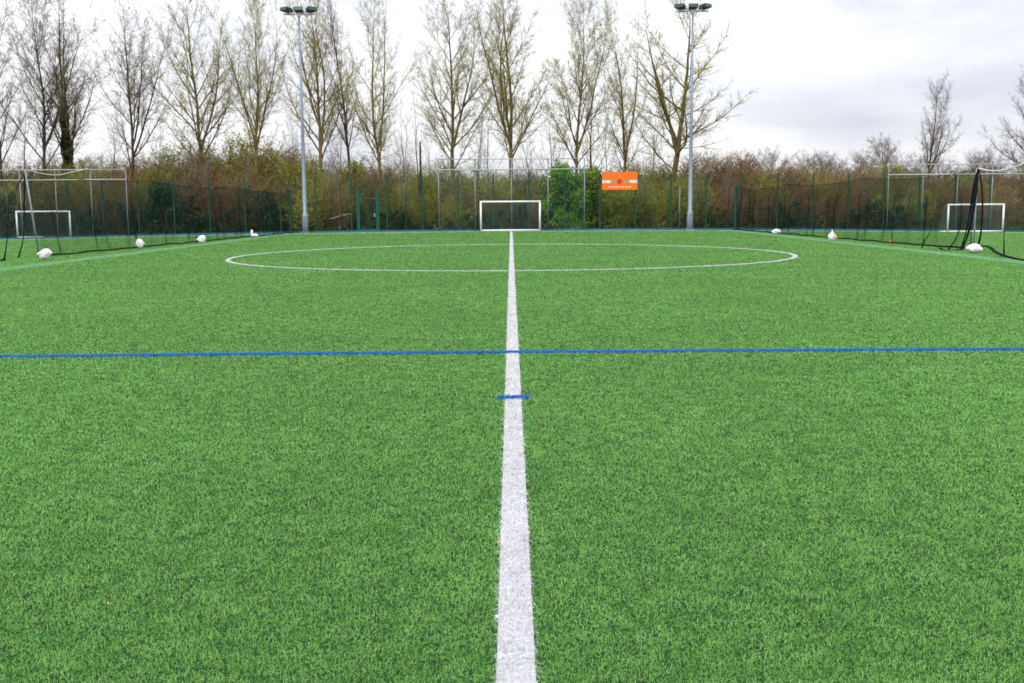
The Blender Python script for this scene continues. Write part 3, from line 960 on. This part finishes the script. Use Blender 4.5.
def rand_leaf(C, size, r):
    n = len(C)
    a = r.normal(size=(n, 3)); a /= np.linalg.norm(a, axis=1, keepdims=True)
    b = np.cross(a, r.normal(size=(n, 3))); b /= np.linalg.norm(b, axis=1, keepdims=True)
    s_ = (size * r.uniform(.5, 1.2, n))[:, None]
    return a * s_, b * s_ * .6

def plant_tree(name, px, base_py, Y, top_py, label, seed, r0=.22, twig="twig_olive", bark="bark", buds=0, pct=98.5, cat="tree", group=None, hscale=1.0, **kw):
    X, _, _ = at(px, base_py, Y)
    ztop = at(px, top_py, Y)[2]
    H = ztop + .40
    t = Tree(seed, H * hscale, r0, **kw)
    # the crown's highest tip meets the photo's height
    zmax = float(np.percentile([s_[1][2] for s_ in t.thin], pct))
    root = empty(name, (X, Y, -.40), 0, label, cat, group)
    k = H / zmax
    root.scale = (1, 1, k)
    segs_mesh("trunk", t.thick, 7, M[bark], root)
    bd = None
    if buds:
        rr = np.random.default_rng(seed)
        tips = np.array(t.tips)
        C = tips[rr.integers(0, len(tips), buds)] + rr.normal(0, .05, (buds, 3))
        U, W = rand_leaf(C, .024, rr)
        bd = (C, U, W, M["bud"])
    segs_mesh("crown", t.thin, 3, M[twig], root, bd)
    return root, t, k

TY_ = 78.0
GT = "tall bare poplars in a row behind the far fence"
rows = [
    # px, top, seed, r0, spread, leaders, lean, twig, bark, buds, dense, label
    (2, -15, 11, .17, .9, 2, -.03, "twig_grey", "bark_grey", 0, .9, "leaning bare tree cut off by the left edge of the picture"),
    (44, -22, 12, .19, .95, 2, .0, "twig_grey", "bark_grey", 0, 1.0, "tall bare poplar just left of the ivy covered trunk"),
    (70, -5, 13, .22, .9, 2, .0, "twig_grey", "bark_grey", 0, 1.0, "bare poplar with dark ivy wrapped round its lower trunk"),
    (132, 18, 14, .19, .95, 3, .0, "twig_grey", "bark_grey", 0, 1.0, "forked bare poplar third to the right of the ivy covered trunk, above the frame corner"),
    (198, 2, 15, .24, 1.1, 2, .0, "twig_olive", "bark", 300, 1.05, "broad bare poplar left of the left floodlight, above the round white sandbag"),
    (258, -3, 16, .2, .85, 3, .0, "twig_olive", "bark", 300, 1.0, "bare twin stemmed poplar just left of the left floodlight mast"),
    (323, -12, 17, .24, 1.0, 3, .0, "twig_olive", "bark", 600, 1.0, "forked bare poplar just right of the left floodlight mast"),
    (352, -8, 18, .18, .6, 1, .0, "twig_grey", "bark_grey", 300, .9, "slim bare poplar between the left floodlight and the gate"),
    (386, -4, 19, .2, .95, 2, .0, "twig_olive", "bark", 700, 1.0, "bare poplar directly behind the green gate"),
    (452, -3, 20, .25, 1.05, 2, .0, "twig_olive", "bark", 900, 1.1, "mossy bare poplar rising at the left end of the centre ball stop frame"),
    (513, -8, 21, .25, 1.05, 3, .0, "twig_olive", "bark", 900, 1.15, "tallest bare poplar straight behind the centre goal"),
    (570, 8, 22, .2, .95, 2, .0, "twig_olive", "bark", 700, 1.1, "bare poplar rising behind the bright green bush"),
    (626, 18, 23, .2, .8, 2, .0, "twig_olive", "bark", 500, .95, "slender bare poplar rising behind the orange board"),
    (672, 14, 24, .29, 1.4, 3, .0, "twig_olive", "bark", 900, 1.0, "widest bare tree of the row, behind the right floodlight mast"),
]
for i, (px, top, sd, r0, spr, ld, ln, tw, bk, bd, dn, lab) in enumerate(rows):
    root, t, k = plant_tree("poplar_tree", px, 160, TY_ + (i * 7 % 5) * .8, top - 6, lab, sd, r0=r0, spread=spr, leaders=ld, lean=ln, twig=tw, bark=bk, buds=bd, pct=96.5, dense=dn * 1.2, group=GT)
    if sd == 24: root.scale = (1.25, 1.25, root.scale[2])
    if sd == 13:
        rr = np.random.default_rng(5); n = 7000
        zs = 3.5 + 6.6 * rr.random(n) ** 1.3; aa = rr.random(n) * 6.28
        tp = t.tr
        prof = .40 * (1 - (zs - 3.2) / 7.6) ** .8 + .08
        rad_ = prof * np.sqrt(rr.uniform(.25, 1.15, n)) * (1 + .25 * np.sin(zs * 3 + aa * 2))
        cx = np.interp(zs, [q[0][2] for q in tp], [q[0][0] for q in tp]); cy = np.interp(zs, [q[0][2] for q in tp], [q[0][1] for q in tp])
        C = np.stack([cx + rad_ * np.cos(aa), cy + rad_ * np.sin(aa), zs], 1)
        U, W = rand_leaf(C, .085, rr)
        V, Lp, St = quads_np(C, U, W); mesh_np("ivy", V, Lp, St, M["ivy"], root)

plant_tree("poplar_tree", 590, 160, 82, 74, "smaller thin bare tree between the bright green bush and the orange board", 31, r0=.13, spread=.8, leaders=1, twig="twig_olive", bark="bark", dense=.8, group=GT)
plant_tree("bare_tree", 929, 160, 92, 78, "solitary pale bare tree standing above the hedge on the right", 32, r0=.17, spread=.95, leaders=2, twig="twig_pale", bark="bark_grey", dense=1.1, first=.38)
plant_tree("bare_tree", 1028, 160, 86, 72, "budding bare tree cut off by the right edge of the picture", 33, r0=.24, spread=1.35, leaders=3, twig="twig_pale", bark="bark_grey", dense=1.2, buds=1800, first=.3)
root, t, k = plant_tree("ivy_stem_tree", 421, 190, 73.5, 88, "very thin straight tree with dark ivy between the gate and the centre frame", 34, r0=.085, spread=.35, leaders=1, twig="twig_grey", bark="bark_grey", dense=.45, nlimb=8, levels=3)
rr = np.random.default_rng(9); n = 1700
zs = rr.uniform(.3, 6.2, n); aa = rr.random(n) * 6.28; rd = .085 * np.sqrt(rr.random(n)) * (1.25 - zs / 9)
C = np.stack([rd * np.cos(aa), rd * np.sin(aa), zs], 1); U, W = rand_leaf(C, .04, rr)
V, Lp, St = quads_np(C, U, W); mesh_np("ivy", V, Lp, St, M["ivy"], root)

# thin young trees seen between the poplars, farther back
thin_px = [(22, 70), (108, 95), (158, 108), (340, 96), (484, 74), (474, 100), (538, 104), (552, 92), (604, 92), (648, 96), (300, 110), (404, 98), (432, 112)]
proto = []
for i, (px, top) in enumerate(thin_px):
    Y = 84 + (i * 5 % 7) * 1.6
    if len(proto) < 4:
        root, t, k = plant_tree("young_tree", px, 165, Y, top, "thin pale young tree seen between the tall poplars", 50 + i, r0=.085, spread=.8, leaders=1 + i % 2, twig="twig_pale", bark="bark_grey", dense=.62, nlimb=16, first=.32, group="thin young trees between the poplars")
        proto.append((root, at(px, top, Y)[2]))
    else:
        src, h0 = proto[i % 4]
        c = copy_tree(src); c.location = (at(px, 165, Y)[0], Y, -.40); c.rotation_euler = (0, 0, i * 1.3)
        f = at(px, top, Y)[2] / h0; s0 = src.scale
        c.scale = (s0[0] * f, s0[1] * f, s0[2] * f)

for i, (px, top) in enumerate([(92, 150), (188, 142), (197, 128), (236, 150), (331, 152), (341, 140), (405, 150), (462, 150), (494, 150), (523, 138), (645, 152), (705, 160), (730, 158), (790, 168), (868, 158), (906, 160)]):
    src, h0 = proto[(i * 3 + 1) % 4]
    Y = 71.2 + (i * 5 % 6) * .25
    c = copy_tree(src); c.location = (at(px, 165, Y)[0], Y, -.40); c.rotation_euler = (0, 0, i * 1.9)
    f = (at(px, top, Y)[2] + .4) / (h0 + .4); s0 = src.scale
    c.scale = (s0[0] * f * 1.35, s0[1] * f * 1.35, s0[2] * f)
    tag(c, "thin dark bare sapling standing just behind the green fence", "tree", "thin saplings just behind the fence")

for i, (px, top, lab) in enumerate([(772, 149, "far rounded bare tree above the hedge left of the pointed sandbag"), (817, 153, "far rounded bare tree above the hedge right of the pointed sandbag's left neighbour"), (886, 138, "far rounded bare tree at the left end of the right ball stop frame"), (1000, 150, "far rounded bare tree above the right goal")]):
    rt_, t, k = plant_tree("round_tree", px, 165, 108, top, lab, 70 + i, r0=.19, spread=1.6, leaders=3, twig="twig_pale", bark="bark_grey", dense=1.4, first=.3, upright=.5, shape="round", nlimb=26)

for i, (px, top) in enumerate([(722, 152), (745, 156), (795, 154), (842, 156), (862, 152), (908, 155), (950, 157), (975, 153)]):
    c = copy_tree(rt_); Yc = 114 + (i * 5 % 4) * 2
    c.location = (at(px, 165, Yc)[0], Yc, -.40); c.rotation_euler = (0, 0, i * 2.1)
    f = (at(px, top, Yc)[2] + .4) / (at(1000, 150, 108)[2] + .4)
    c.scale = (rt_.scale[0] * f * 1.25, rt_.scale[1] * f * 1.25, rt_.scale[2] * f)
    tag(c, "far low bare tree among the distant crowns above the hedge right", "tree", "far bare trees in the distant line on the right")

# ------------------------------------------------------------------ thicket
def shrub_segs(seed, H, W, nstem, dens_=1.0):
    r = random.Random(seed); segs = []; tips = []
    def go(p, d, L, rad, lvl):
        n = (7, 5, 4, 3)[lvl]; seg = L / n; pr = rad
        for i in range(n):
            t = (i + 1) / n
            d = norm((d[0] + r.gauss(0, .13), d[1] + r.gauss(0, .13), d[2] + (.02, .0, .0, 0)[lvl] + r.gauss(0, .08)))
            p2 = tuple(p[j] + d[j] * seg for j in range(3))
            if p2[2] < .02: p2 = (p2[0], p2[1], .02)
            if (p2[0] / (W * .56)) ** 2 + (p2[1] / (W * .56)) ** 2 + ((p2[2] - H * .42) / (H * .58)) ** 2 > 1 + .25 * r.random() - .12:
                break
            r2 = max(.0065, rad * (1 - t) ** .7)
            segs.append((p, p2, pr, r2))
            if lvl < 3:
                k = (1.7, 1.5, 1.2)[lvl] * dens_
                k = int(k) + (r.random() < k - int(k))
                for _ in range(k):
                    e = (r.gauss(0, 1), r.gauss(0, 1), r.gauss(.25, .8))
                    dd = norm(tuple(d[j] * 1.0 + norm(e)[j] * .95 for j in range(3)))
                    go(p2, dd, L * (.5, .5, .5)[lvl] * r.uniform(.6, 1.15), min(pr * .6, (.02, .012, .009)[lvl]), lvl + 1)
            p, pr = p2, r2
        tips.append(p)
    for _ in range(nstem):
        a = r.random() * 6.28; q = math.sqrt(r.random()) * .10
        base = (math.cos(a) * q, math.sin(a) * q, 0)
        out = r.uniform(.1, .75)
        go(base, norm((math.cos(a) * out, math.sin(a) * out, 1)), H * r.uniform(.55, .86), r.uniform(.025, .05), 0)
    return segs, tips

def make_shrub(name, seed, H, W, nstem, twig, leaf=None, nleaf=0, lsize=.05, dens_=1.0):
    segs, tips = shrub_segs(seed, H, W, nstem, dens_)
    root = empty(name)
    thick = [s_ for s_ in segs if s_[2] > .018]; thin = [s_ for s_ in segs if s_[2] <= .018]
    segs_mesh("stems", thick, 4, M["bark"], root)
    bd = None
    if nleaf:
        rr = np.random.default_rng(seed)
        mid = np.array([s_[1] for s_ in thin])
        C = mid[rr.integers(0, len(mid), nleaf)] + rr.normal(0, .07, (nleaf, 3)); C[:, 2] = np.abs(C[:, 2])
        U, W_ = rand_leaf(C, lsize, rr); bd = (C, U, W_, M[leaf])
    segs_mesh("twigs", thin, 3, M[twig], root, bd)
    print(name, len(segs))
    return root

def make_bush(name, seed, H, W, leaf, n, lsize, lobes=14, lr=(.16, .3), full=False):
    """leafy bush: leaves in clumps spread over an uneven crown, on stems"""
    rr = np.random.default_rng(seed)
    root = empty(name)
    cs = []
    for k in range(lobes):
        a = rr.random() * 6.28; u = rr.random() ** .7
        z = H * (.08 + .84 * rr.random() ** (1 if full else 1.3)); q = W / 2 * (u ** .7 if full else u) * (1 - (.15 if full else .35) * (z / H) ** 2)
        cs.append((q * math.cos(a), q * math.sin(a), z, rr.uniform(*lr) * min(W, H * .6)))
    cs = np.array(cs)
    k = rr.integers(0, lobes, n)
    dv = rr.normal(size=(n, 3)); dv /= np.linalg.norm(dv, axis=1, keepdims=True)
    rad_ = cs[k, 3] * rr.uniform(.15, 1.12, n) ** .45 * (1 + .3 * np.sin(dv[:, 0] * 7 + k) * np.sin(dv[:, 2] * 6 + 2 * k))
    C = cs[k, :3] + dv * rad_[:, None] * np.array([1, 1, 1.25]); C[:, 2] = np.where(C[:, 2] < .03, np.abs(C[:, 2]) + .03, C[:, 2])
    U, W_ = rand_leaf(C, lsize, rr)
    V, Lp, St = quads_np(C, U, W_)
    mesh_np("foliage", V, Lp, St, M[leaf], root)
    segs = []
    for c in cs:
        b = (c[0] * .02, c[1] * .02, 0)
        m_ = tuple((b[j] * .5 + c[j] * .5) + rr.normal(0, .08) for j in range(3))
        segs += [(b, m_, .035, .025), (m_, tuple(c[:3]), .025, .01)]
        for _ in range(6):
            e = c[:3] + rr.normal(0, 1, 3) * c[3] * .7; e[2] = abs(e[2])
            segs.append((tuple(c[:3]), tuple(e), .01, .005))
    segs_mesh("stems", segs, 4, M["bark"], root)
    return root

protos = {
    "brown": [make_shrub("bare_shrub", 100 + i, 5.6, 3.4, 9, "brown_twig", "dead_leaf", 500, .035, 1.0) for i in range(3)],
    "red": [make_shrub("bare_shrub", 110 + i, 5.2, 3.4, 9, "red_twig", "dead_leaf", 700, .035, 1.0) for i in range(2)],
    "olive": [make_shrub("budding_shrub", 120 + i, 5.2, 3.2, 8, "olive_twig", "olive_leaf", 2600, .042, .95) for i in range(3)],
    "ivy": [make_bush("evergreen_bush", 130 + i, 2.6, 3.6, "ivy", 8000, .05, 30, lr=(.09, .2)) for i in range(3)],
}
LABS = {
    "brown": ("bare brown twiggy shrub in the thicket behind the far fence", "shrub", "bare brown shrubs of the thicket"),
    "red": ("bare reddish brown shrub in the thicket behind the far fence", "shrub", "bare reddish shrubs of the thicket"),
    "olive": ("olive green budding shrub in the thicket behind the far fence", "shrub", "olive budding shrubs of the thicket"),
    "ivy": ("low dark evergreen bush at the foot of the thicket behind the fence", "bush", "dark evergreen bushes of the thicket"),
}
used = {k: [False] * len(v) for k, v in protos.items()}
rs = random.Random(21)
HT = {"brown": 5.6, "red": 5.2, "olive": 5.2, "ivy": 2.6}
def put_shrub(kind, X, Y, h, wide=1.0):
    i = rs.randrange(len(protos[kind])); src = protos[kind][i]
    if not used[kind][i]:
        used[kind][i] = True; o = src
        o.name = o.name
    else:
        o = copy_tree(src)
    f = h / HT[kind]
    o.location = (X, Y, GZ); o.rotation_euler = (0, 0, rs.random() * 6.28); o.scale = (f * wide, f * wide, f)
    tag(o, *LABS[kind])

def sky_line(px):
    """top of the thicket in the photograph, by picture column"""
    return np.interp(px, [-60, 0, 60, 120, 170, 220, 260, 300, 340, 380, 430, 480, 540, 600, 640, 680, 720, 760, 800, 850, 900, 960, 1024, 1090],
                     [158, 155, 152, 147, 143, 133, 132, 141, 146, 153, 158, 162, 164, 164, 157, 152, 147, 150, 157, 159, 155, 160, 160, 160])
def kind_for(px, row):
    u = rs.random()
    if px < 160: w = {"brown": .55, "olive": .33, "red": .12}
    elif px < 420: w = {"brown": .48, "olive": .42, "red": .10}
    elif px < 700: w = {"brown": .24, "olive": .72, "red": .04}
    else: w = {"brown": .38, "olive": .27, "red": .35}
    for k, v in w.items():
        u -= v
        if u < 0: return k
    return "brown"
for row, (Y, step, hf) in enumerate([(72.6, 2.5, .74), (75.4, 2.0, .92), (80.0, 1.55, 1.04), (84.5, 1.55, 1.04)]):
    xx = -47.0
    while xx < 47:
        X = xx + rs.uniform(-.6, .6); y_ = Y + rs.uniform(-.9, .9)
        px = CX + F * X / y_
        if not (row == 0 and (542 < px < 600)):
            h = at(px, float(sky_line(px)), y_)[2] * hf * rs.uniform(.84, 1.10)
            put_shrub(kind_for(px, row), X, y_, h, rs.uniform(1.0, 1.45))
        xx += step * rs.uniform(.8, 1.2)
xx = -46.0
while xx < 46:
    X = xx; y_ = 71.5 + rs.uniform(-.4, .8); px = CX + F * X / y_
    pr_ = .95 if px < 290 else .7 if px < 540 else .5 if px < 720 else .8
    if rs.random() < pr_ and not (542 < px < 600):
        put_shrub("ivy", X, y_, rs.uniform(1.0, 3.3 if px < 290 else 2.4), rs.uniform(.8, 1.2))
    xx += 1.9 * rs.uniform(.7, 1.3)

def bush_at(px, Y, top_py, w, leaf, n, ls, lab, seed, lobes=16, name="leafy_bush"):
    X = at(px, 200, Y)[0]; H = at(px, top_py, Y)[2] + .28
    b = make_bush(name, seed, H * .94, w, leaf, n, ls, lobes, full=name == 'leafy_bush')
    b.location = (X, Y, GZ)
    tag(b, lab, "bush")
bush_at(566, 71.3, 158, 2.7, "bright_leaf", 34000, .06, "tall bright green leafy bush behind the right end of the centre frame", 201, 26)
bush_at(553, 72.2, 168, 1.7, "mid_leaf", 9000, .05, "small yellow green bush at the left edge of the tall bright green bush", 206, 18)
bush_at(592, 71.9, 163, 2.2, "mid_leaf", 20000, .055, "yellow green leafy bush beside the orange board", 202, 24)
bush_at(617, 72.2, 186, 2.6, "mid_leaf", 9000, .05, "olive green leafy bush under the orange board", 203, 16)
bush_at(165, 71.6, 180, 2.6, "ivy", 15000, .055, "dark green holly bush behind the left part of the fence", 204, 18, "evergreen_bush")
bush_at(268, 72.0, 188, 2.2, "ivy", 11000, .055, "dark evergreen bush left of the left floodlight mast", 205, 14, "evergreen_bush")

# pale fallen log in the gap left of the gate
a = at(331, 219, 71.3); b = at(351, 214, 71.6)
m = MB(); m.path([a, ((a[0] + b[0]) / 2, 71.45, (a[2] + b[2]) / 2 + .04), b], [.07, .065, .05], n=9)
tag(m.build("fallen_log", M["log"], smooth=True), "pale fallen log lying behind the fence left of the gate", "log")

# rough grass and dead stalks at the foot of the thicket
n = 60000
X = rng.uniform(-48, 48, n); Y = 70.7 + rng.random(n) ** 1.3 * 6
dead = vnoise(X, Y, 2.2, 8)
h = rng.uniform(.12, .5, n) * (.5 + vnoise(X, Y, 1.1, 9))
a_ = rng.random(n) * 6.28
C = np.stack([X, Y, np.full(n, GZ) + h / 2], 1)
U = np.stack([np.cos(a_) * .012, np.sin(a_) * .012, np.zeros(n)], 1)
W = np.stack([rng.normal(0, .12, n) * h, rng.normal(0, .12, n) * h, h / 2], 1)
V, Lp, St = quads_np(C, U, W)
o = mesh_np("rough_grass", V, Lp, St, M["grass_wild"])
tag(o, "rough green grass growing along the foot of the thicket", "grass", kind="stuff")

# the wood behind: one mass of bare crowns
rw = np.random.default_rng(77)
segs_all = []
base_segs, _ = shrub_segs(300, 6.0, 4.0, 9, 1.0)
bs = [np.array([s_[0] for s_ in base_segs]), np.array([s_[1] for s_ in base_segs]), np.array([s_[2] for s_ in base_segs]), np.array([s_[3] for s_ in base_segs])]
A, B, Ra, Rb = [], [], [], []
for Yw in (87, 93):
    xx = -58.0
    while xx < 58:
        px = CX + F * xx / Yw
        h = max(3.0, at(px, float(sky_line(px)) + 2, Yw)[2] * rw.uniform(.8, 1.02))
        f = h / 6.0; a = rw.random() * 6.28; c_, s_ = math.cos(a), math.sin(a)
        Rm = np.array([[c_, -s_, 0], [s_, c_, 0], [0, 0, 1]])
        for src, dst in ((bs[0], A), (bs[1], B)):
            q = (src * np.array([f * 1.15, f * 1.15, f])) @ Rm.T + np.array([xx, Yw + rw.uniform(-1.5, 1.5) * 0, GZ])
            dst.append(q)
        Ra.append(bs[2] * 1.25); Rb.append(bs[3] * 1.25)
        xx += rw.uniform(2.4, 3.6)
V, Lp, St = tubes_np(np.concatenate(A), np.concatenate(B), np.concatenate(Ra), np.concatenate(Rb), 3)
o = mesh_np("woodland", V, Lp, St, M["red_twig"])
tag(o, "far brown mass of bare woodland behind the thicket", "woodland", kind="stuff")

# ------------------------------------------------------------------ sky and light
SUN_EL, SUN_AZ = R(42), R(205)          # azimuth clockwise from +Y: behind the camera, to its left
w = bpy.data.worlds.new("World"); scene.world = w; w.use_nodes = True
nt = w.node_tree; nt.nodes.clear()
N = nt.nodes.new; Lk = nt.links.new
out = N("ShaderNodeOutputWorld"); bg = N("ShaderNodeBackground"); bg.inputs["Strength"].default_value = 0.1
sky = N("ShaderNodeTexSky"); sky.sky_type = 'NISHITA'; sky.sun_disc = False
sky.sun_elevation = SUN_EL; sky.sun_rotation = SUN_AZ
tc = N("ShaderNodeTexCoord")
mp = N("ShaderNodeMapping"); mp.inputs["Scale"].default_value = (1.0, 1.0, 3.2); mp.inputs["Location"].default_value = (6.4, 0.7, 0.2)
Lk(tc.outputs["Generated"], mp.inputs["Vector"])
n1 = N("ShaderNodeTexNoise"); n1.inputs["Scale"].default_value = 3.0; n1.inputs["Detail"].default_value = 7; n1.inputs["Roughness"].default_value = 0.5
n1.inputs["Distortion"].default_value = 0.35
Lk(mp.outputs["Vector"], n1.inputs["Vector"])
rp = N("ShaderNodeValToRGB")
rp.color_ramp.elements[0].position = 0.36; rp.color_ramp.elements[0].color = (0.71, 0.74, 0.84, 1)
rp.color_ramp.elements[1].position = 0.58; rp.color_ramp.elements[1].color = (1.09, 1.09, 1.11, 1)
Lk(n1.outputs["Fac"], rp.inputs["Fac"])
# an overcast sky is about three times brighter overhead than at the horizon
sp = N("ShaderNodeSeparateXYZ"); Lk(tc.outputs["Generated"], sp.inputs["Vector"])
mr = N("ShaderNodeMapRange"); mr.inputs["From Min"].default_value = 0.0; mr.inputs["From Max"].default_value = 1.0
mr.inputs["To Min"].default_value = 7.7; mr.inputs["To Max"].default_value = 23.0
Lk(sp.outputs["Z"], mr.inputs["Value"])
sc_ = N("ShaderNodeVectorMath"); sc_.operation = 'SCALE'
Lk(rp.outputs["Color"], sc_.inputs[0]); Lk(mr.outputs["Result"], sc_.inputs["Scale"])
mx = N("ShaderNodeMix"); mx.data_type = 'RGBA'; mx.inputs["Factor"].default_value = 0.93
Lk(sky.outputs["Color"], mx.inputs[6]); Lk(sc_.outputs["Vector"], mx.inputs[7])
Lk(mx.outputs[2], bg.inputs["Color"]); Lk(bg.outputs["Background"], out.inputs["Surface"])

sd = bpy.data.lights.new("sun", 'SUN'); sd.energy = 1.5; sd.angle = R(14); sd.color = (1.0, 0.95, 0.88)
so = bpy.data.objects.new("sun", sd); col.objects.link(so)
dirv = Vector((math.sin(SUN_AZ) * math.cos(SUN_EL), math.cos(SUN_AZ) * math.cos(SUN_EL), math.sin(SUN_EL)))
so.rotation_euler = dirv.to_track_quat('Z', 'Y').to_euler()

vs = scene.view_settings
vs.view_transform = 'Standard'; vs.look = 'None'; vs.exposure = 0.2; vs.gamma = 1; vs.use_curve_mapping = False
scene.cycles.filter_width = 1.7
scene.cycles.max_bounces = 5; scene.cycles.diffuse_bounces = 3; scene.cycles.glossy_bounces = 2; scene.cycles.transparent_max_bounces = 8
